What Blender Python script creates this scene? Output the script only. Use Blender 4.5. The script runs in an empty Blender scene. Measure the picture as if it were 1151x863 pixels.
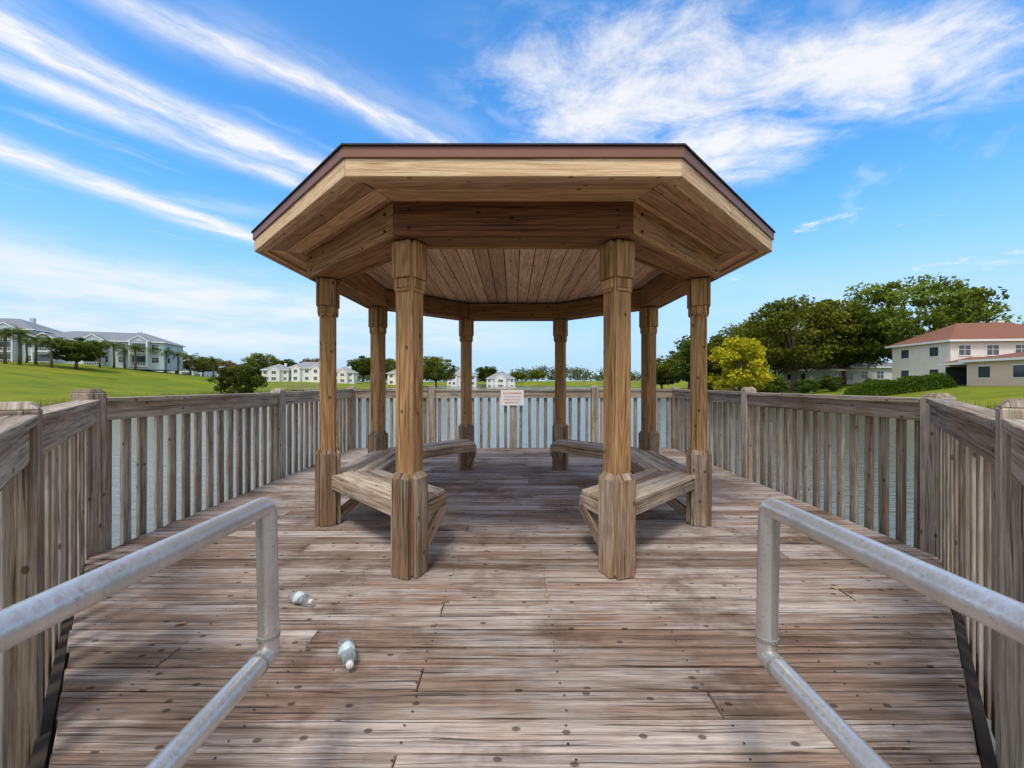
import bpy, bmesh, math, random
import numpy as np
from mathutils import Vector, Matrix
random.seed(7); rng=np.random.default_rng(7)
S=bpy.context.scene
S.view_settings.view_transform='Standard'; S.view_settings.look='None'; S.view_settings.exposure=0
F=468.0; CX,CY=577.0,430.0; H=1.27
def link(o,parent=None):
    S.collection.objects.link(o)
    if parent: o.parent=parent
    return o
def empty(name,loc=(0,0,0),rot=0):
    e=bpy.data.objects.new(name,None); e.location=loc; e.rotation_euler=(0,0,rot); e.empty_display_size=.3
    return link(e)
# ---------------------------------------------------------------- materials
class NT:
    def __init__(s,mat):
        s.t=mat.node_tree; s.n=s.t.nodes
    def new(s,typ,**kw):
        n=s.n.new(typ)
        for k,v in kw.items(): setattr(n,k,v)
        return n
    def put(s,sock,v):
        if hasattr(v,'is_output') : s.t.links.new(v,sock)
        elif v is not None: sock.default_value=v
    def m(s,op,a,b=None,c=None,clamp=False):
        n=s.new('ShaderNodeMath',operation=op,use_clamp=clamp)
        s.put(n.inputs[0],a); s.put(n.inputs[1],b)
        if c is not None: s.put(n.inputs[2],c)
        return n.outputs[0]
    def comb(s,x,y,z=0.):
        n=s.new('ShaderNodeCombineXYZ'); s.put(n.inputs[0],x); s.put(n.inputs[1],y); s.put(n.inputs[2],z); return n.outputs[0]
    def noise(s,vec,scale=1.,detail=4.,rough=.5,dist=0.,dim='3D'):
        n=s.new('ShaderNodeTexNoise',noise_dimensions=dim); s.put(n.inputs['Vector'],vec); n.inputs['Scale'].default_value=scale
        n.inputs['Detail'].default_value=detail; n.inputs['Roughness'].default_value=rough; n.inputs['Distortion'].default_value=dist
        return n.outputs[0]
    def mix(s,f,a,b,blend='MIX'):
        n=s.new('ShaderNodeMix',data_type='RGBA',blend_type=blend); s.put(n.inputs[0],f)
        for i,v in ((6,a),(7,b)):
            if isinstance(v,tuple) and len(v)==3: v=v+(1,)
            s.put(n.inputs[i],v)
        return n.outputs[2]
    def ss(s,x,a,b,lo=0.,hi=1.):
        n=s.new('ShaderNodeMapRange',interpolation_type='SMOOTHSTEP'); s.put(n.inputs[0],x)
        for i,v in zip((1,2,3,4),(a,b,lo,hi)): n.inputs[i].default_value=v
        return n.outputs[0]
    def bump(s,h,dist=.01,strength=1.):
        n=s.new('ShaderNodeBump'); n.inputs['Strength'].default_value=strength; n.inputs['Distance'].default_value=dist
        s.put(n.inputs['Height'],h); return n.outputs[0]
def newmat(name):
    m=bpy.data.materials.new(name); m.use_nodes=True
    T=NT(m); b=m.node_tree.nodes['Principled BSDF']; return m,T,b
def wood(name,dark,mid,light,gray,grayamt=.5,rough=.8,knots=1.,crack=1.,ring=.5,stainscale=.7,stain=0.,var=.5,rf=50.,streak=.4):
    m,T,b=newmat(name)
    uv=T.new('ShaderNodeUVMap').outputs[0]
    sp=T.new('ShaderNodeSeparateXYZ'); T.put(sp.inputs[0],uv); U,V=sp.outputs[0],sp.outputs[1]
    at=T.new('ShaderNodeAttribute',attribute_name='rnd').outputs['Fac']
    pos=T.new('ShaderNodeTexCoord').outputs['Object']
    warp=T.noise(T.comb(T.m('MULTIPLY',U,3.),T.m('MULTIPLY',V,3.)),1,1,dim='2D')
    V2=T.m('ADD',V,T.m('MULTIPLY',warp,.012))
    g1=T.noise(T.comb(T.m('MULTIPLY',U,1.2),T.m('MULTIPLY',V2,80.)),1,4,.7,dim='2D')
    rn=T.noise(T.comb(T.m('MULTIPLY',U,.6),T.m('MULTIPLY',V2,9.)),1,1,.4,dim='2D')
    rg=T.m('MULTIPLY_ADD',T.m('SINE',T.m('MULTIPLY',rn,rf)),.5,.5)
    f=T.m('ADD',T.m('MULTIPLY',T.ss(g1,.25,.75),1-ring),T.m('MULTIPLY',rg,ring))
    col=T.mix(f,dark,light)
    col=T.mix(.40,col,mid)
    st=T.noise(pos,stainscale*2,4,.65)
    pb=T.noise(T.comb(T.m('MULTIPLY',U,1.1),T.m('MULTIPLY',V,9.)),1,3,.65,dim='2D')
    w=T.m('ADD',T.m('MULTIPLY',st,.6),T.m('ADD',T.m('MULTIPLY',pb,.5),T.m('MULTIPLY',T.m('SUBTRACT',at,.5),.12)))
    w=T.ss(w,.63-grayamt*.35,.83-grayamt*.35)
    gcol=T.mix(f,tuple(x*.60 for x in gray),tuple(min(1,x*1.28) for x in gray))
    col=T.mix(T.m('MULTIPLY',w,min(1,.35+grayamt)),col,gcol)
    if stain:
        s2=T.noise(pos,1.35,5,.72); col=T.mix(T.m('MULTIPLY',T.ss(s2,.48,.66),stain),col,tuple(x*.95 for x in dark))
        s3=T.ss(pb,.58,.76); col=T.mix(T.m('MULTIPLY',s3,stain*.75),col,tuple(min(1,x*1.3) for x in gray))
    if streak:
        sk=T.noise(T.comb(T.m('MULTIPLY',U,.45),T.m('MULTIPLY',V2,26.)),1,4,.7,dim='2D')
        col=T.mix(T.m('MULTIPLY',T.ss(sk,.50,.68),streak),col,tuple(x*.55 for x in dark))
    vo=T.new('ShaderNodeTexVoronoi',voronoi_dimensions='2D'); T.put(vo.inputs['Vector'],T.comb(U,T.m('MULTIPLY',V2,1.5))); vo.inputs['Scale'].default_value=4.2
    sc=T.new('ShaderNodeSeparateColor'); T.put(sc.inputs[0],vo.outputs['Color'])
    gate=T.m('GREATER_THAN',sc.outputs[0],.5)
    kn=T.m('MULTIPLY',T.ss(vo.outputs['Distance'],.045,.085,1.,0.),gate)
    col=T.mix(T.m('MULTIPLY',kn,.75*knots),col,tuple(x*.35 for x in dark))
    cr=T.ss(T.noise(T.comb(T.m('MULTIPLY',U,1.3),T.m('MULTIPLY',V2,95.)),1,3,.5,dim='2D'),.63,.69)
    col=T.mix(T.m('MULTIPLY',cr,.7*crack),col,tuple(x*.22 for x in dark))
    fine=T.noise(T.comb(T.m('MULTIPLY',U,8.),T.m('MULTIPLY',V2,220.)),1,2,.6,dim='2D')
    col=T.mix(T.m('MULTIPLY',T.ss(fine,.45,.7),.3),col,tuple(x*.5 for x in dark))
    br=T.m('MULTIPLY_ADD',at,var,1-var/2)
    col=T.mix(1.,col,T.comb(br,br,br),'MULTIPLY')
    T.put(b.inputs['Base Color'],col); b.inputs['Roughness'].default_value=rough
    b.inputs['Specular IOR Level'].default_value=.15
    h=T.m('SUBTRACT',T.m('MULTIPLY',g1,.7),T.m('MULTIPLY',cr,.9))
    T.put(b.inputs['Normal'],T.bump(h,.007,.75))
    return m
def plain(name,col,rough=.6,metal=0.,var=.15,scale=4.,bump=0.,spec=.4):
    m,T,b=newmat(name)
    pos=T.new('ShaderNodeTexCoord').outputs['Object']
    n=T.noise(pos,scale,3,.6)
    c=T.mix(n,tuple(x*(1-var) for x in col),tuple(min(1,x*(1+var)) for x in col))
    T.put(b.inputs['Base Color'],c); b.inputs['Roughness'].default_value=rough; b.inputs['Metallic'].default_value=metal
    b.inputs['Specular IOR Level'].default_value=spec
    if bump: T.put(b.inputs['Normal'],T.bump(T.noise(pos,scale*8,3),bump))
    return m
M={}
M['deck']=wood('weathered_deck_wood',(.13,.078,.055),(.32,.215,.155),(.52,.385,.295),(.50,.43,.385),.55,ring=.22,crack=1.,stainscale=.45,stain=.65,var=.40,rough=.9,streak=.55)
M['rail']=wood('weathered_rail_wood',(.14,.09,.058),(.35,.265,.18),(.54,.43,.32),(.45,.40,.33),.58,ring=.3,stain=.3,streak=.55)
M['post']=wood('warm_post_wood',(.18,.08,.03),(.50,.28,.12),(.74,.47,.23),(.48,.37,.25),.10,ring=.5,knots=1.,crack=1.,rf=60,streak=.35)
M['base']=wood('aged_base_wood',(.12,.065,.035),(.36,.22,.13),(.56,.40,.26),(.46,.38,.30),.48,ring=.4,stain=.4,streak=.5)
M['beam']=wood('beam_wood',(.16,.07,.03),(.40,.21,.10),(.56,.33,.17),(.36,.24,.15),.10,ring=.5)
M['beamdark']=wood('dark_beam_wood',(.06,.024,.012),(.17,.072,.036),(.26,.12,.06),(.15,.085,.055),.10,ring=.4)  # entry beam only, darker brown than the other ring beams
M['fascia']=wood('fascia_wood',(.48,.27,.13),(.80,.56,.35),(.88,.69,.47),(.66,.51,.38),.10,ring=.5,crack=.3,var=.25,streak=.15)
M['soffit']=wood('soffit_wood',(.36,.17,.08),(.78,.47,.25),(.88,.62,.38),(.62,.45,.31),.18,ring=.5,crack=.5,var=.6,streak=.3)
M['ceil']=wood('ceiling_wood',(.48,.23,.13),(.88,.58,.37),(.92,.72,.52),(.80,.62,.48),.32,ring=.4,knots=1.,crack=.4,var=.55,streak=.25)
M['bench']=wood('bench_wood',(.20,.12,.07),(.50,.36,.24),(.70,.55,.39),(.60,.52,.42),.55,ring=.35,stain=.25,streak=.4)
M['flash']=plain('brown_drip_edge',(.24,.11,.075),.5)
M['shingle']=plain('roof_shingle',(.07,.055,.05),.9,var=.5,scale=30,bump=.02)
def metal():
    m,T,b=newmat('galvanized_aluminium')
    pos=T.new('ShaderNodeTexCoord').outputs['Object']
    n=T.noise(pos,7,5,.7); sp=T.ss(T.noise(pos,90,2),.62,.72); dr=T.ss(T.noise(pos,2.5,4,.7),.5,.75)
    c=T.mix(T.ss(n,.35,.7),(.72,.70,.67),(.56,.54,.51)); c=T.mix(T.m('MULTIPLY',sp,.4),c,(.30,.26,.20)); c=T.mix(T.m('MULTIPLY',dr,.35),c,(.40,.36,.31))
    T.put(b.inputs['Base Color'],c); b.inputs['Metallic'].default_value=.7
    T.put(b.inputs['Roughness'],T.m('MULTIPLY_ADD',n,.35,.22)); T.put(b.inputs['Normal'],T.bump(T.noise(pos,60,3),.0015)); return m
M['metal']=metal()
M['weld']=plain('weld_metal',(.40,.39,.37),.5,.6,.4,40,.004)
M['nail']=plain('rusty_nail',(.035,.025,.02),.6,.3)
M['dirt']=plain('dark_timber',(.05,.04,.033),.9,var=.5)
# ---------------------------------------------------------------- mesh builder
FACES=[(0,(0,1,3,2)),(0,(4,6,7,5)),(1,(0,4,5,1)),(1,(2,3,7,6)),(2,(0,2,6,4)),(2,(1,5,7,3))]
AX=(Vector((1,0,0)),Vector((0,1,0)),Vector((0,0,1)))
class MB:
    def __init__(s): s.v=[];s.f=[];s.uv=[];s.r=[]
    def hexa(s,c,ax=AX,L=0,rnd=None):
        b=len(s.v); r=random.random() if rnd is None else rnd
        ou,ov=random.uniform(0,60),random.uniform(0,60)
        s.v+= [tuple(p) for p in c]; s.r+=[r]*8
        loc=[[Vector(p).dot(a) for a in ax] for p in c]
        for a,f in FACES:
            s.f.append([b+i for i in f])
            o=[k for k in range(3) if k!=a]
            if a==L: s.uv.append([(loc[i][o[0]]*.3+ou,loc[i][o[1]]+ov) for i in f])
            else:
                q=[k for k in o if k!=L][0]
                s.uv.append([(loc[i][L]+ou,loc[i][q]+ov+a*.37) for i in f])
    def box(s,c,size,ax=AX,L=None,rnd=None):
        c=Vector(c); h=[x/2 for x in size]
        if L is None: L=max(range(3),key=lambda k:size[k])
        s.hexa([c+ax[0]*(i*h[0])+ax[1]*(j*h[1])+ax[2]*(k*h[2]) for i in(-1,1) for j in(-1,1) for k in(-1,1)],ax,L,rnd)
    def beam(s,p,q,w,h,up=Vector((0,0,1)),rnd=None):
        p=Vector(p);q=Vector(q); d=(q-p); l=d.length; d.normalize(); sd=d.cross(up).normalized(); u=sd.cross(d)
        s.box((p+q)/2,(l,w,h),(d,sd,u),0,rnd)
    def poly(s,pts,uvs=None,rnd=.5):
        b=len(s.v); s.v+=[tuple(p) for p in pts]; s.r+=[rnd]*len(pts); s.f.append(list(range(b,b+len(pts))))
        s.uv.append(uvs or [(p[0],p[1]) for p in pts])
    def build(s,name,mat,parent=None,bevel=0.,smooth=False,recalc=True):
        me=bpy.data.meshes.new(name); me.from_pydata(s.v,[],s.f)
        ul=me.uv_layers.new(name='UVMap'); flat=[x for f in s.uv for p in f for x in p]; ul.data.foreach_set('uv',flat)
        a=me.attributes.new('rnd','FLOAT','POINT'); a.data.foreach_set('value',s.r)
        if recalc:
            bm=bmesh.new(); bm.from_mesh(me); bmesh.ops.recalc_face_normals(bm,faces=bm.faces); bm.to_mesh(me); bm.free()
        if smooth: me.polygons.foreach_set('use_smooth',[True]*len(me.polygons))
        me.materials.append(mat); o=bpy.data.objects.new(name,me); link(o,parent)
        if bevel:
            md=o.modifiers.new('bevel','BEVEL'); md.width=bevel; md.segments=1; md.limit_method='ANGLE'
        return o
def sweep(mb,path,r,n=14,cap=True,radii=None):
    path=[Vector(p) for p in path]; rings=[]; up=Vector((1,0,0.01))
    for i,p in enumerate(path):
        t=((path[min(i+1,len(path)-1)]-p).normalized()+(p-path[max(i-1,0)]).normalized())
        t.normalize(); a=up-t*up.dot(t)
        if a.length<1e-3: a=Vector((0,1,0))-t*t[1]
        a.normalize(); b=t.cross(a); rr=radii[i] if radii else r; st=len(mb.v)
        for k in range(n):
            th=2*math.pi*k/n; mb.v.append(tuple(p+a*(rr*math.cos(th))+b*(rr*math.sin(th)))); mb.r.append(.5)
        rings.append(st)
    for i in range(len(rings)-1):
        for k in range(n):
            k2=(k+1)%n; mb.f.append([rings[i]+k,rings[i]+k2,rings[i+1]+k2,rings[i+1]+k])
            mb.uv.append([(i,k/n),(i,k/n),(i+1,k/n),(i+1,k/n)])
    if cap:
        for st in (rings[0],rings[-1]):
            mb.f.append([st+k for k in range(n)]); mb.uv.append([(0,0)]*n)
# ---------------------------------------------------------------- terrain
LY=[-400,-14,-8,10,35,75,88,160,230,260,3000]; LX=[-386,0,20,36,38.7,52,52,45,32,0,-2740]
RY=[-400,-14,-8,28,57,97,160,230,260,3000];    RX=[-386,0,20,33,39,50,47,32,0,-2740]
def sm(t): t=np.clip(t,0,1); return t*t*(3-2*t)
def hgt(x,y):
    x=np.asarray(x,float); y=np.asarray(y,float)
    sh=np.where(x<0,np.interp(y,LY,LX),np.interp(y,RY,RX))+np.sin(y*.09+x*.02)*.9*(y>20)
    d=np.abs(x)-sh
    HL=6.2*(1-.62*sm((y-95)/50)); HR=1.5+1.2*sm((y-90)/60)
    near=sm((y+5)/30.); HL=HL*near+1.2*(1-near)
    w=sm((x+8)/16.)
    r=np.where(d>0, .3*np.clip(d,0,1)+ (HL*sm(d/55))*(1-w)+(HR*sm(d/16))*w, 0)
    r=r+np.where(d>4,.12*np.sin(x*.11)*np.cos(y*.13),0)*np.clip(d/20,0,1)
    return np.where(d<0,-.8-np.minimum(1.3,-d*.2),-.8+r)
def hz(x,y): return float(hgt(x,y))
def axis(lo,hi,n,p=2.2,c=0):
    t=np.linspace(-1,1,n); v=np.sign(t)*np.abs(t)**p
    return np.where(v<0,c+v*(c-lo),c+v*(hi-c))
gx=axis(-2800,2800,260,3.0); gy=axis(-380,2900,260,3.0,60)
X,Y=np.meshgrid(gx,gy); Z=hgt(X,Y)
vs=np.stack([X.ravel(),Y.ravel(),Z.ravel()],1); n=260
ii=np.arange((n-1)*(n-1)); r_=ii//(n-1); c_=ii%(n-1); a=r_*n+c_
fs=np.stack([a,a+1,a+n+1,a+n],1)
me=bpy.data.meshes.new('ground'); me.from_pydata(vs.tolist(),[],fs.tolist()); me.polygons.foreach_set('use_smooth',[True]*len(me.polygons))
m,T,b=newmat('grass_ground')
pos=T.new('ShaderNodeTexCoord').outputs['Object']
n1=T.noise(pos,.05,4,.6); n2=T.noise(pos,1.1,5,.7); n3=T.noise(pos,14,3,.7); n4=T.noise(pos,.22,4,.65)
c=T.mix(T.ss(n1,.35,.65),(.16,.22,.012),(.25,.28,.022)); c=T.mix(T.m('MULTIPLY',T.ss(n2,.42,.75),.55),c,(.27,.22,.055))
c=T.mix(T.m('MULTIPLY',T.ss(n4,.46,.68),.65),c,(.09,.135,.010))
c=T.mix(T.m('MULTIPLY',T.ss(n3,.4,.7),.4),c,(.07,.11,.010))
sp=T.new('ShaderNodeSeparateXYZ'); T.put(sp.inputs[0],pos)
mud=T.ss(T.m('ADD',sp.outputs[2],T.m('MULTIPLY',n2,.25)),-.62,-.40,1.,0.)
c=T.mix(mud,c,(.12,.10,.06))
T.put(b.inputs['Base Color'],c); b.inputs['Roughness'].default_value=.95; b.inputs['Specular IOR Level'].default_value=.1
T.put(b.inputs['Normal'],T.bump(T.m('ADD',n3,n2),.15,.6))
me.materials.append(m); link(bpy.data.objects.new('ground',me))
# water
mb=MB(); mb.poly([(-70,-25,-.8),(70,-25,-.8),(70,275,-.8),(-70,275,-.8)])
m,T,b=newmat('lake_water_surface')
pos=T.new('ShaderNodeTexCoord').outputs['Object']
b.inputs['Base Color'].default_value=(.15,.15,.10,1); b.inputs['Roughness'].default_value=.12; b.inputs['IOR'].default_value=1.34
mp=T.new('ShaderNodeMapping'); T.put(mp.inputs[0],pos); mp.inputs['Scale'].default_value=(.8,2.4,1)
h=T.m('ADD',T.noise(mp.outputs[0],1.6,3,.6,.5),T.m('MULTIPLY',T.noise(mp.outputs[0],7,2,.6),.3))
T.put(b.inputs['Normal'],T.bump(h,.03,.7))
mb.build('lake_water',m)
# ---------------------------------------------------------------- deck
deck=empty('wooden_deck')
def halfw(y):
    if y<.8: return 1.0
    return min(3.1,1.706+(y-1.544)*.95)
mb=MB(); nails=MB(); pitch=.143; bw=.1345
y=-8.0
joists=[-2.8,-2.2,-1.6,-1.0,-.4,.2,.8,1.4,2.0,2.6]
while y<8.12:
    y0,y1=y,y+bw
    hl0,hl1=halfw(y0),halfw(y1)
    if hl0>1.3:
        cuts=sorted(random.sample([j for j in joists if abs(j)<hl0-.4],1)) if random.random()<.7 else []
        xs=[None]+cuts+[None]
    else: xs=[None,None]
    for i in range(len(xs)-1):
        a0=-hl0 if xs[i] is None else xs[i]+.002; a1=-hl1 if xs[i] is None else xs[i]+.002
        b0=hl0 if xs[i+1] is None else xs[i+1]-.002; b1=hl1 if xs[i+1] is None else xs[i+1]-.002
        dz=random.uniform(-.004,.001); tl=random.uniform(-.002,.002); e=random.uniform(-.014,.008)
        s0,s1,s2,s3=[random.uniform(-.003,.003) for _ in range(4)]
        if xs[i] is None: a0-=e; a1-=e
        mb.hexa([(a0,y0+s0,-.038+dz),(a0,y0+s0,dz+tl),(a1,y1+s1,-.038+dz),(a1,y1+s1,dz-tl),(b0,y0+s2,-.038+dz),(b0,y0+s2,dz+tl),(b1,y1+s3,-.038+dz),(b1,y1+s3,dz-tl)],AX,0)
    if y>.9:
        for j in joists:
            if abs(j)<hl0-.05:
                for yy in (y0+.03,y1-.03):
                    cx,cy=j+random.uniform(-.012,.012),yy+random.uniform(-.006,.006)
                    nails.poly([(cx+.0045*math.cos(t*math.pi/3),cy+.0045*math.sin(t*math.pi/3),.0035) for t in range(6)])
    y+=pitch
mb.build('deck_boards',M['deck'],deck,.004)
nails.build('nail_heads',M['nail'],deck)
mb=MB()
Yend=8.14
for j in joists: 
    y0=1.6+max(0,(abs(j)-1.7)/.95) if abs(j)>1.0 else -8
    mb.box((j,(y0+Yend)/2,-.14),(.04,Yend-y0-.1,.19))
def rim(p,q): mb.beam((p[0],p[1],-.13),(q[0],q[1],-.13),.038,.19)
for s in(-1,1):
    rim((s*3.12,3.03),(s*3.12,Yend)); rim((s*1.02,.78),(s*3.11,2.99)); rim((s*1.02,-8),(s*1.02,.77))
rim((-3.1,Yend+.02),(3.1,Yend+.02))
for yy in (-7,-4.5,-2,.5,3,5.6,8.0):
    w=3.0 if yy>2 else .95
    mb.box((0,yy,-.31),(2*w,.09,.14))
    for xx in np.linspace(-w,w,2 if w<2 else 4): mb.box((xx,yy,-1.45),(.2,.2,2.13))
mb.build('deck_framing',M['dirt'],deck)
# ---------------------------------------------------------------- railing
def railing(name,pts,skip=(),rot45=(),pw=.072):
    e=empty(name); P=MB(); R=MB()
    for i,(x,y) in enumerate(pts):
        if i in skip: continue
        th=math.radians(45) if i in rot45 else 0
        ax=(Vector((math.cos(th),math.sin(th),0)),Vector((-math.sin(th),math.cos(th),0)),Vector((0,0,1)))
        t=1.205+random.uniform(-.015,.02); c=Vector((x,y,0)); w=.07
        P.box(c+Vector((0,0,(t-.03-1.9)/2)),(.14,.14,t-.03+1.9),ax,2)
        cs=[]
        for i1 in(-1,1):
            for j1 in(-1,1):
                for k1 in(0,1):
                    ww=w*(1 if k1==0 else .62); cs.append(c+ax[0]*(i1*ww)+ax[1]*(j1*ww)+Vector((0,0,t-.03+.0+.03*k1)))
        P.hexa(cs,ax,2)
    for i in range(len(pts)-1):
        p=Vector((*pts[i],0)); q=Vector((*pts[i+1],0)); d=(q-p).normalized(); L=(q-p).length
        nrm=Vector((d[1],-d[0],0)); mid=(p+q)/2
        if nrm.dot(Vector((0,4.4,0))-mid)<0: nrm=-nrm   # inward
        if mid[1]<.5: nrm=Vector((-math.copysign(1,mid[0]),0,0))
        z=random.uniform(-.010,.010)
        g=.075
        R.beam(p+d*g+nrm*.03+Vector((0,0,1.038+z)),q-d*g+nrm*.03+Vector((0,0,1.038-z)),.038,.135)
        R.beam(p+d*g+nrm*.01+Vector((0,0,1.128+z)),q-d*g+nrm*.01+Vector((0,0,1.128-z)),.12,.036)
        n=max(2,round((L-.14)/.163))
        for k in range(n):
            s=.07+(L-.14)*(k+.5)/n
            cc=p+d*(s+random.uniform(-.010,.010))-nrm*.012; lean=random.uniform(-.009,.009)
            d_=Vector((d[0],d[1],lean)).normalized(); u_=Vector((-d[0]*lean,-d[1]*lean,1)).normalized()
            R.box(cc+Vector((0,0,.43)),(pw+random.uniform(-.006,.004),.034,1.3+random.uniform(-.02,.02)),(d_,Vector((-d[1],d[0],0)),u_),2)
    P.build('posts',M['rail'],e,.006); R.build('rails_and_pickets',M['rail'],e,.003)
    return e
bk=8.2
railing('wooden_railing',[(-1.13,-7.9),(-1.13,-5.4),(-1.13,-3.2),(-1.13,-1.1),(-1.13,.78),(-1.84,1.53),(-3.19,3.13),(-3.19,5.65),(-3.19,bk)],rot45=(5,))
railing('wooden_railing',[(1.13,-7.9),(1.13,-5.4),(1.13,-3.2),(1.13,-1.1),(1.13,.78),(1.70,1.37),(3.19,3.13),(3.19,5.65),(3.19,bk)],rot45=(5,))
bp=[(-3.19,bk),(-1.6,bk),(0,bk),(1.6,bk),(3.19,bk)]
e=railing('wooden_railing',bp,skip=(0,4),pw=.058)
# ---------------------------------------------------------------- gazebo
CYG=4.468; T22=math.tan(math.radians(22.5))
gz=empty('gazebo',(0,0,0))
def seg(mb,k,ai,ao,z0,z1,gap=.0015,rnd=None):
    th=math.radians(-90+45*k); n=Vector((math.cos(th),math.sin(th),0)); t=Vector((-math.sin(th),math.cos(th),0)); C=Vector((0,CYG,0))
    cs=[]
    for a in(ai,ao):
        for s in(-1,1):
            for z in(z0,z1):
                cs.append(C+n*a+t*(s*(a*T22-gap))+Vector((0,0,z)))
    mb.hexa(cs,(n,t,Vector((0,0,1))),1,rnd)
fa=MB(); so=MB(); be=MB(); fl=MB(); bd=MB()
for k in range(8):
    seg(fa,k,2.172,2.211,2.388,2.486)
    seg(fl,k,2.165,2.222,2.4865,2.546,0)
    seg(fa,k,2.122,2.168,2.395,2.45)
    a=2.118
    for j in range(3):
        seg(so,k,a-.119,a,2.4155+random.uniform(0,.004),2.435,.004); a-=.126
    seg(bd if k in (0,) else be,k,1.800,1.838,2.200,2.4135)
    seg(be,k,1.562,1.600,2.200,2.4145)
    seg(be,k,1.602,1.798,2.206,2.240)
fa.build('fascia_boards',M['fascia'],gz,.003); so.build('soffit_planks',M['soffit'],gz,.004)
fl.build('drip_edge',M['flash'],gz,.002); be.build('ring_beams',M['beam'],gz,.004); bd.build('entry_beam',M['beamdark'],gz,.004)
ro=MB(); C=Vector((0,CYG,0))
rows=14
for k in range(8):
    th=math.radians(-90+45*k); n=Vector((math.cos(th),math.sin(th),0)); t=Vector((-math.sin(th),math.cos(th),0))
    for i in range(rows):
        a0=2.232*(1-i/rows); a1=max(0.002,2.232*(1-(i+1)/rows))
        z0=2.5465+(3.44-2.5465)*(i/rows); z1=2.5465+(3.44-2.5465)*((i+1)/rows)
        cs=[]
        for a_,zz in((a0,z0),(a1,z1)):
            for s in(-1,1):
                for dz in(0,.010 if a_==a0 else .003): cs.append(C+n*a_+t*(s*a_*T22)+Vector((0,0,zz+dz)))
        ro.hexa(cs,(n,t,Vector((0,0,1))),1)
ro.build('shingle_roof',M['shingle'],gz)
mb=MB()   # ceiling planks along Y
A=1.90; x=-A
while x<A-.01:
    x0,x1=x,min(x+.132,A)
    def ext(xx):
        xx=min(abs(xx),A); return A if xx<A*T22 else A-(xx-A*T22)
    e0,e1=ext(x0),ext(x1)
    dz=random.uniform(-.002,.002)
    cs=[(x0,CYG-e0,2.438+dz),(x0,CYG-e0,2.455),(x0,CYG+e0,2.438+dz),(x0,CYG+e0,2.455),(x1,CYG-e1,2.438+dz),(x1,CYG-e1,2.455),(x1,CYG+e1,2.438+dz),(x1,CYG+e1,2.455)]
    mb.hexa(cs,AX,1); x+=.140
mb.build('ceiling_planks',M['ceil'],gz,.004)
seg8=MB()
for k in range(8): seg(seg8,k,.01,2.16,2.462,2.486,0)
seg8.build('roof_sheathing',M['dirt'],gz)
sh=MB(); bs=MB(); cp=MB()
rad=1.678/math.cos(math.radians(22.5))
def fboard(mb,c,ax,ai,thick,width,z0,z1,z2,half=.07):
    n=ax[ai] if ai<2 else -ax[ai-2]; t=Vector((0,0,1)).cross(n)
    def cs(za,zb,ta,tb,wa,wb):
        out=[]
        for i in(0,1):
            for j in(-1,1):
                for (zz,tt,ww) in((za,ta,wa),(zb,tb,wb)):
                    out.append(c+n*(half-.0+ (tt if i else 0.0005))+t*(j*ww/2)+Vector((0,0,zz)))
        return out
    r=random.random()
    mb.hexa(cs(z0,z1,thick,thick,width,width),(n,t,Vector((0,0,1))),2,r)
    if z2>z1: mb.hexa(cs(z1,z2,thick,.004,width,width*.8),(n,t,Vector((0,0,1))),2,r)
def fboard_low(mb,c,ax,ai,thick,width,z0,z1,half=.07):
    n=ax[ai] if ai<2 else -ax[ai-2]; t=Vector((0,0,1)).cross(n); out=[]
    for i in(0,1):
        for j in(-1,1):
            for (zz,tt,ww) in((z0,.012,width*.86),(z1,thick,width)):
                out.append(c+n*(half+(tt if i else 0.0005))+t*(j*ww/2)+Vector((0,0,zz)))
    mb.hexa(out,(n,t,Vector((0,0,1))),2)
for k in range(8):
    th=math.radians(-90-22.5+45*k); n=Vector((math.cos(th),math.sin(th),0)); t=Vector((-math.sin(th),math.cos(th),0))
    c=C+n*rad; ax=(n,t,Vector((0,0,1)))
    sh.box(c+Vector((0,0,1.101)),(.138,.138,2.196),ax,2)
    hb=random.uniform(-.01,.01)
    for q in range(4):
        fboard(bs,c,ax,q,.036,.128,.003,.635+hb,.672+hb,.069)
        fboard(cp,c,ax,q,.028,.132,1.955,2.195,0,.069)
        fboard(cp,c,ax,q,.018,.118,1.888,1.953,0,.069)
        fboard_low(cp,c,ax,q,.018,.118,1.868,1.887,.069)
sh.build('posts',M['post'],gz,.012); bs.build('post_base_wraps',M['base'],gz,.006); cp.build('post_capitals',M['post'],gz,.005)
mb=MB()
for k in range(8):
    th=math.radians(-90+45*k); n=Vector((math.cos(th),math.sin(th),0)); t=Vector((-math.sin(th),math.cos(th),0))
    for s in(-1,1):
        for z in(2.25,2.36):
            sweep(mb,[C+n*1.836+t*(s*.66)+Vector((0,0,z)),C+n*1.846+t*(s*.66)+Vector((0,0,z))],.011,8)
mb.build('bolt_heads',M['nail'],gz)
def bench(ks):
    e=empty('gazebo_bench'); s=MB(); f=MB()
    for k in ks:
        a=1.262
        for j in range(4):
            dz=random.uniform(-.002,.002)
            seg(s,k,a,a+.101,.415+dz,.45+dz,.003); a+=.109
        seg(f,k,1.27,1.305,.325,.4125,.002); seg(f,k,1.655,1.69,.325,.4125,.002)
    for k in list(ks)+[ks[-1]+1]:
        th=math.radians(-90-22.5+45*k); n=Vector((math.cos(th),math.sin(th),0)); t=Vector((-math.sin(th),math.cos(th),0))
        f.beam(C+n*1.37+Vector((0,0,.37)),C+n*1.70+Vector((0,0,.37)),.038,.085)
        f.beam(C+n*1.38+Vector((0,0,.335)),C+n*1.71+Vector((0,0,.08)),.038,.085)
    s.build('seat_slats',M['bench'],e,.006); f.build('seat_frame',M['base'],e,.004)
bench([5,6,7]); bench([1,2,3])
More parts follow.
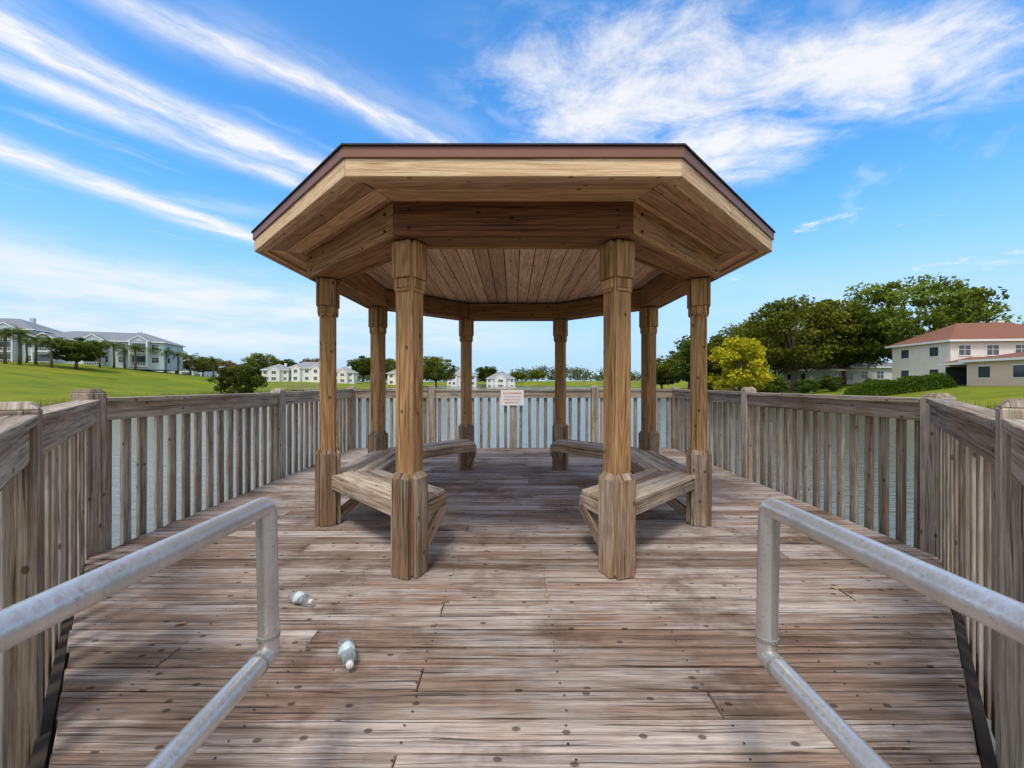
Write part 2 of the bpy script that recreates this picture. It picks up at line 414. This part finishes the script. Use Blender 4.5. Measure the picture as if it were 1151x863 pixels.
# ---------------------------------------------------------------- sign
sg=empty('warning_sign',(-.02,bk-.09,.975))
mb=MB(); mb.box((0,0,0),(.45,.006,.30)); mb.build('plate',plain('sign_white',(.86,.86,.85),.4,var=.03),sg,.002)
red=plain('sign_red',(.60,.06,.06),.5)
for i,(tx,sz) in enumerate((('NO SWIMMING',.052),('NO FISHING FROM DOCK',.028),('BEWARE OF ALLIGATORS',.028),('RESIDENTS ONLY',.036))):
    cu=bpy.data.curves.new('lettering','FONT'); cu.body=tx; cu.size=sz; cu.align_x='CENTER'; cu.extrude=.001
    o=bpy.data.objects.new('lettering_%d'%(i+1),cu); o.rotation_euler=(math.pi/2,0,0); o.location=(0,-.005,.07-.058*i); cu.materials.append(red); link(o,sg)
# ---------------------------------------------------------------- metal handrails
def arc(p0,p1,p2,r,n=7):
    p0,p1,p2=map(Vector,(p0,p1,p2)); a=p1+(p0-p1).normalized()*r; b=p1+(p2-p1).normalized()*r
    return [tuple((1-t)**2*a+2*t*(1-t)*p1+t*t*b) for t in np.linspace(0,1,n)]
def handrail(x,dy,s):
    e=empty('metal_handrail'); mb=MB(); r=.0285
    y=1.25+dy; zt,zb=.902,.462
    st=(x,-2.6,.96); c1=(x,y,zt); c2=(x-.012*s,y-.005,zb); en=(x,-2.6,.49)
    path=[st,(x,-1,.93)]+arc(st,c1,c2,.030)+arc(c1,c2,en,.022)+[(x,-1,.475),en]
    sweep(mb,path,r,20)
    for yy in(-.5,-2.5): sweep(mb,[(x,yy,.93),(x,yy,.01)],r*.9,16)
    mb.build('tube',M['metal'],e,smooth=True)
    w=MB()
    sweep(w,[(x-.01*s,y-.005,zb+.048),(x-.01*s,y-.005,zb+.058)],r+.003,18)
    sweep(w,[(x-.01*s,y-.055,zb),(x-.01*s,y-.065,zb)],r+.003,18)
    for yy in(-.5,-2.5): sweep(w,[(x,yy,.004),(x,yy,.016)],.06,18)
    w.build('weld_collars',M['weld'],e,smooth=False)
    br=MB()
    for yy in (-.5,-2.5):
        sweep(br,[(x,yy,.5),(s*1.06,yy,.5)],.012,10)
    br.build('wall_brackets',M['metal'],e)
handrail(-.742,0,-1); handrail(.762,-.01,1)
# ---------------------------------------------------------------- bottles & leaves
def plastic():
    m,T,b=newmat('clear_plastic')
    b.inputs['Base Color'].default_value=(.93,.96,.98,1); b.inputs['Roughness'].default_value=.04
    b.inputs['Transmission Weight'].default_value=.85; b.inputs['IOR'].default_value=1.22
    pos=T.new('ShaderNodeTexCoord').outputs['Object']
    T.put(b.inputs['Normal'],T.bump(T.noise(pos,70,3),.02)); return m
PL=plastic(); WH=plain('white_cap',(.8,.8,.82),.4); LB=plain('bottle_label',(.55,.70,.82),.4,var=.5,scale=60)
def bottle(loc,rot,sc=1.):
    e=empty('plastic_bottle',loc,rot); prof=[(0,.004),(.003,.026),(.010,.032),(.022,.0315),(.028,.028),(.034,.032),(.046,.032),(.051,.028),(.056,.032),(.068,.032),(.073,.0285),(.078,.032),(.098,.032),(.104,.028),(.112,.0315),(.125,.030),(.140,.024),(.150,.016),(.158,.0115),(.175,.0112)]
    def lathe(prof,name,mat,crush=0.):
        mb=MB(); n=28
        for i,(l,r) in enumerate(prof):
            for k in range(n):
                t=2*math.pi*k/n; rr=r*(1+crush*math.sin(3*t+l*60)*math.sin(l*18)+crush*.5*math.sin(5*t+l*140))
                mb.v.append((l*sc,rr*math.cos(t)*sc,(.031+rr*math.sin(t)*(1-.25*crush*3*(math.sin(l*17)>0)))*sc)); mb.r.append(.5)
        for i in range(len(prof)-1):
            for k in range(n):
                k2=(k+1)%n; mb.f.append([i*n+k,i*n+k2,(i+1)*n+k2,(i+1)*n+k]); mb.uv.append([(0,0)]*4)
        for st in(0,(len(prof)-1)*n): mb.f.append([st+k for k in range(n)]); mb.uv.append([(0,0)]*n)
        mb.build(name,mat,e,smooth=True)
    lathe(prof,'body',PL,.14); lathe([(.164,.012),(.165,.0148),(.178,.0148),(.180,.012)],'cap',WH)
    lathe([(.054,.0335),(.056,.0338),(.068,.0335),(.080,.0335),(.096,.0338),(.098,.0335)],'label',LB,.14)
bottle((-1.29,2.42,.004),math.radians(-25),.95); bottle((-.80,1.98,.004),math.radians(-62),1.05)
lv=MB()
for i in range(44):
    x_,y_=(-1.74,2.18) if i==0 else (random.uniform(-2.6,2.6),random.uniform(1.7,7.5))
    if abs(x_)>halfw(y_)-.1: continue
    th=random.uniform(0,6.28); L=random.uniform(.010,.024) if i else .03
    d=Vector((math.cos(th),math.sin(th),0)); t=Vector((-d[1],d[0],0)); c=Vector((x_,y_,.006))
    lv.poly([c-d*L,c-d*L*.3+t*L*.5+Vector((0,0,.006)),c+d*L*.5+t*L*.35+Vector((0,0,.008)),c+d*L,c+d*L*.4-t*L*.4,c-d*L*.4-t*L*.45+Vector((0,0,.004))],rnd=random.random())
m,T,b=newmat('dry_leaf'); at=T.new('ShaderNodeAttribute',attribute_name='rnd').outputs['Fac']
T.put(b.inputs['Base Color'],T.mix(at,(.38,.13,.03),(.5,.36,.15))); b.inputs['Roughness'].default_value=.7
lv.build('fallen_leaves',m,recalc=False)
# ---------------------------------------------------------------- vegetation
def leafmat(name,dark,light):
    m,T,b=newmat(name); T.n.remove(b); out=T.n['Material Output']
    at=T.new('ShaderNodeAttribute',attribute_name='rnd').outputs['Fac']
    oi=T.new('ShaderNodeObjectInfo').outputs['Random']
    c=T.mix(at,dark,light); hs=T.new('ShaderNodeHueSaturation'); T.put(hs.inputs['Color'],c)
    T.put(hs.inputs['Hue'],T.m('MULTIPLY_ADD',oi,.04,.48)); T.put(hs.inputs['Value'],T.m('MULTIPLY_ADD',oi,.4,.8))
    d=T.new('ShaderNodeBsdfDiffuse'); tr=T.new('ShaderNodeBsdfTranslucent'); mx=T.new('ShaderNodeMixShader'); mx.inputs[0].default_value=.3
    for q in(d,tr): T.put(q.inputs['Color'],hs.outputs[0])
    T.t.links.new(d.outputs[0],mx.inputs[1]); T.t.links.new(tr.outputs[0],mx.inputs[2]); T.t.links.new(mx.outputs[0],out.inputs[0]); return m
ML={'oak':leafmat('oak_foliage',(.04,.065,.010),(.24,.28,.04)),
    'yellow':leafmat('yellow_foliage',(.20,.18,.012),(.56,.44,.03)),
    'rust':leafmat('rust_foliage',(.10,.06,.03),(.30,.20,.09)),
    'dark':leafmat('dark_foliage',(.03,.05,.010),(.14,.18,.03)),
    'palm':leafmat('palm_foliage',(.05,.09,.02),(.19,.25,.06)),
    'hedge':leafmat('hedge_foliage',(.03,.07,.01),(.14,.22,.025)),
    'far':leafmat('distant_foliage',(.07,.10,.05),(.19,.22,.09))}
BARK=plain('bark',(.14,.105,.075),.95,var=.4,scale=6,bump=.03)
def cards(cent,shade,size):
    n=len(cent); a=rng.normal(size=(n,3)); a/=np.linalg.norm(a,axis=1)[:,None]
    b=rng.normal(size=(n,3)); b-=a*(a*b).sum(1)[:,None]; b/=np.linalg.norm(b,axis=1)[:,None]
    s=size*rng.uniform(.6,1.3,n)[:,None]
    v=np.stack([cent-a*s,cent-b*s*.55+a*s*.1,cent+a*s,cent+b*s*.55-a*s*.1],1).reshape(-1,3)
    return v,np.arange(n*4).reshape(-1,4),np.repeat(shade,4)
def leafmesh(name,cent,shade,size,mat):
    v,f,r=cards(cent,shade,size); me=bpy.data.meshes.new(name); me.from_pydata(v.tolist(),[],f.tolist())
    at=me.attributes.new('rnd','FLOAT','POINT'); at.data.foreach_set('value',np.clip(r,0,1).tolist()); me.materials.append(mat); return me
def clumps(nc,per,W,z0,z1,seed,csz=.16,flat=0.):
    r=np.random.default_rng(seed); C_=[];Sx=[];cs=[]
    for i in range(nc):
        while True:
            p=r.uniform(-1,1,3)
            q=np.linalg.norm(p)
            if .35<q<1 and r.random()<q and p[2]>-.75+flat: break
        z=(z0+z1)/2+p[2]*(z1-z0)/2; wob=1+.16*math.sin(math.atan2(p[1],p[0])*3+seed)
        c=np.array([p[0]*W*wob,p[1]*W*wob,z]); cs.append(c)
        rad=csz*r.uniform(.45,1.2)
        d=r.normal(size=(per,3)); d/=np.linalg.norm(d,axis=1)[:,None]; d*=(r.uniform(.2,1,per)**.5)[:,None]*rad; d[:,2]*=.6
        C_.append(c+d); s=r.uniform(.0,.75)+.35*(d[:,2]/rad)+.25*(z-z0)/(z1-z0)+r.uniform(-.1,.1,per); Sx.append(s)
    return np.concatenate(C_),np.concatenate(Sx),cs
TREES={}
def treeproto(key,seed,W,z0,nc,per,leaf,mat,csz=.16):
    ce,sh_,cs=clumps(nc,per,W,z0,1.-csz*.4,seed,csz); lm=leafmesh(key+'_crown',ce,sh_,leaf,ML[mat])
    tb=MB(); r=random.Random(seed); fk=z0+.08
    sweep(tb,[(0,0,-.03),(.006,.004,fk*.5),(0,.01,fk),(.01,0,.7)],.03,9,radii=[.036,.026,.022,.008])
    for c in r.sample(cs,min(12,len(cs))):
        m_=[c[0]*.45,c[1]*.45,fk+(c[2]-fk)*.35]
        sweep(tb,[(0,0,fk-.06),m_,list(c)],.01,6,radii=[.016,.010,.003])
    o=tb.build(key+'_trunk_src',BARK,None,smooth=True); tm=o.data; bpy.data.objects.remove(o)
    TREES[key]=(lm,tm)
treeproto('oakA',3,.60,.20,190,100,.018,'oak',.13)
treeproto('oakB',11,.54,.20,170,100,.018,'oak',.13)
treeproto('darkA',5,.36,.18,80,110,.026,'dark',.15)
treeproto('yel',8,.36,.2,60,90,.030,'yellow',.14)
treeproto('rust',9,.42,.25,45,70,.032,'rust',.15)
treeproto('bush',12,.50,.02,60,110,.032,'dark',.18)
def P(px,Yd): return (px-CX)/F*Yd
def tree(name,key,px,Yd,top,wscale=1.,rot=None):
    x=P(px,Yd); z=hz(x,Yd); ht=H+(CY-top)/F*Yd-z; ht=max(ht,1.)
    e=empty(name,(x,Yd,z-.05),random.uniform(0,6.28)); e.scale=(ht*wscale,ht*wscale,ht)
    for nme,mm in(('crown',TREES[key][0]),('trunk',TREES[key][1])): link(bpy.data.objects.new(nme,mm),e)
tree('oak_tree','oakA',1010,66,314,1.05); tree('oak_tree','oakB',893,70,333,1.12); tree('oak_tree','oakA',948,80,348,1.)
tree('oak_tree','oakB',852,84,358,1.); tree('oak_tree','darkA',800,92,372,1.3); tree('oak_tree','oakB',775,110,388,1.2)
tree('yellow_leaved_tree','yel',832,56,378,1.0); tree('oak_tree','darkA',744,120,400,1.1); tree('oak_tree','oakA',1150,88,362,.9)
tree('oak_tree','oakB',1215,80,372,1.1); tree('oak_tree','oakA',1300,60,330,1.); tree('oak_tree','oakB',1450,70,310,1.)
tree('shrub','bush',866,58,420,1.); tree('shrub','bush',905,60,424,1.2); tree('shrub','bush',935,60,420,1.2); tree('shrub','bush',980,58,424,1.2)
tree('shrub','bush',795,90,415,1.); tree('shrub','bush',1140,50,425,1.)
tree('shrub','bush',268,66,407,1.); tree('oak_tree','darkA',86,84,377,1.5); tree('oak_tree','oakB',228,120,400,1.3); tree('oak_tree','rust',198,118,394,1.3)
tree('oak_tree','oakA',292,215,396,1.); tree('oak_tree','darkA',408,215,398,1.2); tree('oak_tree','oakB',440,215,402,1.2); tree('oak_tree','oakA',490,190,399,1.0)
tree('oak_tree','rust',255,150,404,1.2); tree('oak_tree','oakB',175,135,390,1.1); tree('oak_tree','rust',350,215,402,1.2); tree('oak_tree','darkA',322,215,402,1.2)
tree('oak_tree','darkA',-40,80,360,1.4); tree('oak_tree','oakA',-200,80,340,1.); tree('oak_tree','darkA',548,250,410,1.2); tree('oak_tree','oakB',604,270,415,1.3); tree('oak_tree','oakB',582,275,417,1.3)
def palmproto():
    r=np.random.default_rng(4); V=[];Fc=[];R_=[]
    for i in range(22):
        az=i*2.4+r.uniform(-.2,.2); el=r.uniform(-.2,1.25); L=.34*r.uniform(.85,1.1); p=np.array([0,0,.82]); d=np.array([math.cos(az)*math.cos(el),math.sin(az)*math.cos(el),math.sin(el)])
        side=np.array([-math.sin(az),math.cos(az),0])
        for s in range(9):
            q=p+d*L/9; d=d+np.array([0,0,-.17]); d/=np.linalg.norm(d)
            w=.085*math.sin((s+1)/10*math.pi)**.6
            for sg_ in(-1,1):
                for h_ in(0,.5):
                    b0=p+(q-p)*h_; t_=b0+side*sg_*w+d*.03+np.array([0,0,-.03]); k=len(V)
                    V+= [b0,b0+(q-p)*.35,t_]; Fc.append((k,k+1,k+2)); R_+=[r.uniform(.1,.9)]*3
            k=len(V); V+=[p-side*.004,p+side*.004,q+side*.003,q-side*.003]; Fc.append((k,k+1,k+2,k+3)); R_+=[.5]*4; p=q
    me=bpy.data.meshes.new('palm_fronds'); me.from_pydata([tuple(v) for v in V],[],Fc)
    at=me.attributes.new('rnd','FLOAT','POINT'); at.data.foreach_set('value',R_); me.materials.append(ML['palm'])
    tb=MB(); sweep(tb,[(0,0,-.02),(.01,0,.3),(.0,.01,.6),(0,0,.83)],.03,9,radii=[.035,.026,.024,.03]); o=tb.build('pt',BARK,None,smooth=True); tm=o.data; bpy.data.objects.remove(o)
    TREES['palm']=(me,tm)
palmproto()
for px,Yd,top in((22,78,366),(58,80,376),(40,82,374),(6,76,368),(30,84,378),(128,96,382),(152,98,385),(140,100,390),(112,92,384),(168,102,387),(186,104,389),(200,106,393),(214,112,396),(240,116,400)): tree('palm_tree','palm',px,Yd,top,1.2)
def mass(name,pts,mat,size):
    cents=np.array(pts); sh_=rng.uniform(.1,.9,len(cents)); link(bpy.data.objects.new(name,leafmesh(name,cents,sh_,size,ML[mat])))
pts=[]
x0,x1,Yh=P(953,46),P(1068,46),46
for i in range(16000):
    x=rng.uniform(x0,x1); f=(x-x0)/(x1-x0); hh=1.72+.12*math.sin(x*1.9)+.06*math.sin(x*5.1); ed=min(1,min(f,1-f)*9)**.5; t=rng.uniform(0,1); 
    pts.append((x,Yh+rng.uniform(-.8,.8),hz(x,Yh)-.05+hh*ed*(t**.6)))
mass('hedge',pts,'hedge',.085)
pts=[]
for i in range(620):
    az=rng.uniform(-1.25,1.25); D=rng.uniform(290,350); x=D*math.sin(az)*1.0; y=D*math.cos(az)
    if abs(x)>150: y=max(y,90)
    ht=rng.uniform(5,11)+3*math.sin(az*17); z=hz(x,y)
    for j in range(5):
        c=np.array([x+rng.normal()*3,y+rng.normal()*3,z+ht*rng.uniform(.2,.85)])
        d=rng.normal(size=(22,3))*np.array([1.7,1.7,1.1]); pts.append(c+d)
pts=np.concatenate(pts); sh_=np.repeat(rng.uniform(.1,.9,len(pts)//22),22)+rng.uniform(-.15,.15,len(pts))
link(bpy.data.objects.new('distant_tree_line',leafmesh('distant_tree_line',pts,sh_,.75,ML['far'])))
rb=MB()
for i in range(2600):
    s=random.choice((-1,1)); y=random.uniform(22,130); sh0=(np.interp(y,LY,LX) if s<0 else np.interp(y,RY,RX)); x=s*(sh0+random.uniform(-.3,1.4)); z=-.85
    h_=random.uniform(.25,.7); w=.03; dx=random.uniform(-.15,.15)
    rb.poly([(x-w,y,z),(x+w,y,z),(x+dx,y+random.uniform(-.1,.1),z+h_+.3)],rnd=random.random())
rb.build('shore_reeds',leafmat('reeds',(.07,.09,.02),(.22,.22,.07)),recalc=False)
# ---------------------------------------------------------------- buildings
GLASS=plain('window_glass',(.05,.07,.09),.08,spec=.8)
def house(name,px,Yd,w,d,h,storeys,wall,roofc,rh,nwin,rot=0,gables=0,porch=False,trim=(.82,.82,.80),zoff=0,balc=False):
    x=P(px,Yd); e=empty(name,(x,Yd,hz(x,Yd)-.2+zoff),rot)
    W_=plain(name+'_wall',wall,.85,var=.08,scale=1.5); R_=plain(name+'_roof',roofc,.9,var=.3,scale=6,bump=.05); Tm=plain(name+'_trim',trim,.7,var=.04)
    wl=MB(); wl.box((0,0,h/2-.3),(w,d,h+.6)); tr=MB(); gl=MB(); rf=MB()
    sh=h/storeys
    def roof(cx,cy,ww,dd,zb,rh,ov=.5):
        a,b=ww/2+ov,dd/2+ov; rx=max(0.2,a-b); b0=len(rf.v)
        rf.v+=[(cx-a,cy-b,zb),(cx+a,cy-b,zb),(cx+a,cy+b,zb),(cx-a,cy+b,zb),(cx-rx,cy,zb+rh),(cx+rx,cy,zb+rh)]; rf.r+=[.5]*6
        for f in((0,1,5,4),(1,2,5),(2,3,4,5),(3,0,4),(3,2,1,0)): rf.f.append([b0+i for i in f]); rf.uv.append([(0,0)]*len(f))
        tr.box((cx,cy-b-.03,zb-.1),(2*a,.06,.24)); tr.box((cx,cy+b+.03,zb-.1),(2*a,.06,.24))
        for q in(-1,1): tr.box((cx+q*(a+.03),cy,zb-.1),(.06,2*b+.1,.24))
    roof(0,0,w,d,h,rh)
    def win(cx,cy,cz,ww,hh,side=0):
        gl.box((cx,cy-.015,cz),(ww,.05,hh))
        for q in(-1,1): tr.box((cx+q*(ww/2+.05),cy-.03,cz),(.1,.1,hh+.2)); tr.box((cx,cy-.031,cz+q*(hh/2+.05)),(ww,.1,.1))
        tr.box((cx,cy-.034,cz),(.05,.09,hh)); tr.box((cx,cy-.036,cz+.1),(ww,.08,.05))
    for s_ in range(storeys):
        for i in range(nwin):
            cx=-w/2+w*(i+.5)/nwin
            if porch and s_==0 and cx<w*.25: continue
            win(cx,-d/2,s_*sh+sh*.55,min(1.5,w/nwin*.42),sh*.42)
        for i in range(2):
            for q in (-1,1):
                cy=-d/4+d/2*i
                gl.box((q*(w/2+.01),cy,s_*sh+sh*.55),(.05,1.2,sh*.4)); tr.box((q*(w/2+.01),cy,s_*sh+sh*.55+sh*.2+.06),(.1,1.4,.1)); tr.box((q*(w/2+.01),cy,s_*sh+sh*.55-sh*.2-.06),(.1,1.4,.1))
    for g in range(gables):
        cx=-w/2+w*(g+.5)/gables; gw=w/gables*.42; b0=len(rf.v); yf=-d/2-1.6
        wl.box((cx,-d/2-.7,h/2-.3),(gw,1.5,h+.55)); a=gw/2+.35
        rf.v+=[(cx-a,yf,h-.05),(cx+a,yf,h-.05),(cx,yf,h+gw*.36),(cx-a,0,h-.05),(cx+a,0,h-.05),(cx,0,h+gw*.36)]; rf.r+=[.5]*6
        for f in((0,2,5,3),(2,1,4,5)): rf.f.append([b0+i for i in f]); rf.uv.append([(0,0)]*4)
        b0=len(wl.v); wl.v+=[(cx-a+.1,yf+.1,h-.05),(cx+a-.1,yf+.1,h-.05),(cx,yf+.1,h+gw*.36-.1)]; wl.r+=[.5]*3; wl.f.append([b0,b0+1,b0+2]); wl.uv.append([(0,0)]*3)
        for q in(-1,1): tr.beam((cx+q*a,yf-.03,h-.08),(cx,yf-.03,h+gw*.36-.05),.08,.22)
        for s_ in range(storeys): 
            if balc:
                gl.box((cx,-d/2-1.46,s_*sh+sh*.5),(gw*.7,.06,sh*.66)); tr.box((cx,-d/2-1.6,s_*sh+.08),(gw,.4,.16)); tr.box((cx,-d/2-1.76,s_*sh+.95),(gw,.06,.08))
                for q in np.linspace(-.5,.5,9): tr.box((cx+q*gw*.98,-d/2-1.76,s_*sh+.55),(.05,.05,.8))
                for q in(-1,1): tr.box((cx+q*gw*.46,-d/2-1.7,s_*sh+sh/2),(.22,.22,sh-.02))
            else: win(cx,-d/2-1.45,s_*sh+sh*.55,gw*.4,sh*.45)
    if porch:
        pw=w*.62; cx=-w/2+pw/2-1.0
        roof(cx,-d/2-1.8,pw,3.4,sh*.98,.7,.25)
        for i in range(8):
            tr.box((cx-pw/2+pw*i/7,-d/2-3.4,sh*.49-.1),(.14,.14,sh*.98))
        tr.box((cx,-d/2-3.4,.95),(pw,.08,.1))
        gl.box((cx,-d/2-.04,sh*.45),(pw*.9,.07,sh*.75))
        rd=MB(); rd.box((cx-pw*.05,-d/2-2.9,.5),(pw*.5,.7,.6)); rd.box((cx+pw*.2,-d/2-3.55,sh*.74),(pw*.5,.08,.42)); rd.build('red_awning_and_furniture',plain('red_fabric',(.6,.05,.04),.8),e)
    wl.build('walls',W_,e); rf.build('roof',R_,e); tr.build('trim',Tm,e); gl.build('windows',GLASS,e)
    ch=MB(); ch.box((w*.2,d*.15,h+rh*.75),(.8,.8,rh*.8)); ch.build('chimney',W_,e)
house('two_storey_house',1105,54,15,9,5.6,2,(.82,.76,.68),(.26,.115,.075),2.6,5,rot=-.12,porch=True)
house('garden_house',1168,43,7,7,3.0,1,(.76,.58,.43),(.26,.115,.075),.9,2,rot=-.1)
house('grey_house',962,88,12,9,3.6,1,(.62,.63,.63),(.18,.19,.21),2.2,4,rot=-.1)
house('grey_house',920,84,9,8,3.0,1,(.68,.66,.60),(.2,.18,.16),2.0,3)
AW=(.50,.60,.68)
house('apartment_building',124,104,26,12,6.2,2,AW,(.22,.245,.28),2.6,8,rot=.35,gables=3,balc=True)
house('apartment_building',10,98,16,12,8.0,3,AW,(.22,.245,.28),3.0,5,rot=.3,gables=2,balc=True)
house('apartment_building',-130,85,25,12,8.0,3,AW,(.22,.245,.28),3.0,8,rot=.4,gables=3,balc=True)
house('apartment_building',205,138,16,11,5.6,2,AW,(.22,.245,.28),2.6,5,rot=.3,gables=2,balc=True)
house('lakeside_house',350,180,16,10,6.,2,(.80,.81,.82),(.26,.28,.31),2.8,5,gables=2,rot=.1)
house('lakeside_house',388,186,9,10,5.,2,(.80,.78,.74),(.30,.29,.29),2.6,3,rot=.2,gables=1)
house('lakeside_house',314,176,10,10,5.,2,(.76,.76,.76),(.26,.28,.31),2.6,4,rot=.2,gables=1)
house('lakeside_house',520,235,16,10,6.,2,(.80,.81,.82),(.30,.30,.32),3.,5,gables=2)
house('lakeside_house',563,240,16,10,6.,2,(.76,.76,.76),(.28,.28,.3),3.,5,gables=1)
house('lakeside_house',455,205,14,10,6.,2,(.80,.78,.72),(.30,.28,.27),3.,4,gables=1)
house('lakeside_house',245,160,14,10,5.,2,(.74,.76,.78),(.26,.28,.31),2.6,4,rot=.2,gables=1)
e=empty('lakeside_dock',(P(342,100),100,0)); mb=MB(); mb.box((0,0,-.25),(10,2.2,.16))
for i in range(6):
    for q in(-1,1): mb.box((-4.9+i*1.96,q*1.05,0),(.12,.12,2.2))
for q in(-1,1):
    mb.box((0,q*1.13,.95),(10,.04,.12)); mb.box((0,q*1.13,.4),(10,.04,.09))
mb.build('dock_frame',M['rail'],e)
# ---------------------------------------------------------------- sky & sun
SUN_EL,SUN_AZ=math.radians(60),math.radians(196)
W=bpy.data.worlds.new('World'); S.world=W; W.use_nodes=True
T=NT(W); bg=W.node_tree.nodes['Background']
sky=T.new('ShaderNodeTexSky',sky_type='NISHITA'); sky.sun_disc=False; sky.sun_elevation=SUN_EL; sky.sun_rotation=SUN_AZ; sky.air_density=1.; sky.dust_density=.5; sky.ozone_density=3.
hs=T.mix(1.,sky.outputs[0],(.70,1.52,2.0),'MULTIPLY')
tc=T.new('ShaderNodeTexCoord').outputs['Generated']
sp=T.new('ShaderNodeSeparateXYZ'); T.put(sp.inputs[0],tc); x,y,z=sp.outputs
zc=T.m('MAXIMUM',z,.03); u=T.m('DIVIDE',x,zc); v=T.m('DIVIDE',y,zc)
wn=T.m('SUBTRACT',T.noise(T.comb(u,v),1.6,4,.55),.5)
ca,sa=.6,.8
al=T.m('ADD',T.m('MULTIPLY',u,ca),T.m('MULTIPLY',v,sa)); pe=T.m('SUBTRACT',T.m('MULTIPLY',v,ca),T.m('MULTIPLY',u,sa))
pe2=T.m('ADD',pe,T.m('MULTIPLY',wn,.25))
fib=T.noise(T.comb(T.m('MULTIPLY',al,2.4),T.m('MULTIPLY',pe2,6.5)),1,6,.70)
soft=T.noise(T.comb(T.m('MULTIPLY',al,.8),T.m('MULTIPLY',pe2,2.5)),1.3,4,.6)
acc=None
def streak(px0,py0,px1,py1,w,k,soften=.25):
    global acc
    u0,v0=(px0-CX)/(CY-py0),F/(CY-py0); u1,v1=(px1-CX)/(CY-py1),F/(CY-py1)
    L=math.hypot(u1-u0,v1-v0); dx,dy=(u1-u0)/L,(v1-v0)/L
    uu=T.m('SUBTRACT',u,u0); vv=T.m('SUBTRACT',v,v0)
    a=T.m('ADD',T.m('MULTIPLY',uu,dx),T.m('MULTIPLY',vv,dy)); p=T.m('SUBTRACT',T.m('MULTIPLY',vv,dx),T.m('MULTIPLY',uu,dy))
    p=T.m('ADD',p,T.m('MULTIPLY',wn,.26))
    q=T.m('DIVIDE',p,w); g=T.m('POWER',2.718,T.m('MULTIPLY',T.m('MULTIPLY',q,q),-1.))
    g=T.m('MULTIPLY',g,T.m('MULTIPLY',T.ss(a,-.5,-.05),T.ss(a,L-.05,L+soften,1.,0.)))
    g=T.m('MULTIPLY',g,k); acc=g if acc is None else T.m('MAXIMUM',acc,g)
streak(20,45,350,190,.10,1.45); streak(-60,55,330,205,.09,1.05); streak(60,60,230,165,.14,.55)
streak(0,168,285,268,.14,1.3); streak(240,48,500,165,.075,1.15); streak(330,60,520,150,.10,.3)
streak(200,225,330,245,.12,.4)
smask=T.m('MULTIPLY',acc,T.ss(fib,.24,.72,.22,1.0),clamp=True)
def blob(cu,cv,ru,rv):
    a=T.m('DIVIDE',T.m('SUBTRACT',u,cu),ru); b_=T.m('DIVIDE',T.m('SUBTRACT',v,cv),rv)
    return T.m('POWER',2.718,T.m('MULTIPLY',T.m('ADD',T.m('MULTIPLY',a,a),T.m('MULTIPLY',b_,b_)),-1.))
wis=T.noise(T.comb(T.m('MULTIPLY',u,3.0),T.m('MULTIPLY',v,3.6)),1,7,.68,.35)
bl=T.m('MAXIMUM',blob(.42,1.46,.56,.40),T.m('MAXIMUM',blob(1.15,1.34,.6,.26),blob(.85,1.80,.50,.34)))
bm_=T.m('MULTIPLY',T.ss(T.m('ADD',wis,T.m('MULTIPLY',bl,.34)),.50,.94),T.ss(bl,.05,.6),clamp=True)
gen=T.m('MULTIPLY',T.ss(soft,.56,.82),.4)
# unseen cloud cover added behind and above viewer as neutral light on front faces
fill_cloud=T.m('MULTIPLY',T.ss(v,.15,.75,1.,0.),T.ss(soft,.25,.50,.35,.95))
ly=T.ss(z,.03,.10); ly=T.m('MULTIPLY',ly,T.ss(z,.17,.26,1.,0.)); lf=T.ss(x,-.35,.15,1.,.22)
lown=T.noise(T.comb(T.m('MULTIPLY',x,2.2),T.m('MULTIPLY',y,2.2),T.m('MULTIPLY',z,10.)),1.4,6,.62)
low=T.m('MULTIPLY',T.m('MULTIPLY',ly,lf),T.ss(lown,.34,.66,.15,.88))
pn=T.noise(T.comb(x,y,T.m('MULTIPLY',z,4.)),7,5,.6)
pf=T.m('MULTIPLY',T.m('MULTIPLY',T.ss(z,.16,.22),T.ss(z,.28,.34,1.,0.)),T.m('MULTIPLY',T.ss(x,.35,.5),T.ss(pn,.58,.70)))
cl=T.m('MAXIMUM',T.m('MAXIMUM',smask,bm_),T.m('MAXIMUM',low,T.m('MAXIMUM',pf,T.m('MAXIMUM',gen,fill_cloud))),clamp=True)
cl=T.m('MULTIPLY',cl,T.ss(z,0.,.05))
haze=T.ss(z,.02,.42,.90,0.)
col=T.mix(haze,hs,(3.3,4.5,5.8))
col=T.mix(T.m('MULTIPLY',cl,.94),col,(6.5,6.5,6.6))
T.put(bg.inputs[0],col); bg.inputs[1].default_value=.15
sun=bpy.data.lights.new('sun','SUN'); sun.energy=2.4; sun.angle=math.radians(14); sun.color=(1,.92,.81)
so_=bpy.data.objects.new('sun',sun); d=Vector((math.sin(SUN_AZ)*math.cos(SUN_EL),math.cos(SUN_AZ)*math.cos(SUN_EL),math.sin(SUN_EL)))
so_.rotation_euler=d.to_track_quat('Z','Y').to_euler(); so_.location=(0,0,20); link(so_)
cam=bpy.data.cameras.new('camera'); cam.sensor_width=36; cam.lens=36*F/1151; cam.clip_end=6000; cam.clip_start=.03
cam.shift_x=-.0013; cam.shift_y=-.0013
co=bpy.data.objects.new('camera',cam); co.location=(0,0,H); co.rotation_euler=(math.pi/2,0,0); link(co); S.camera=co
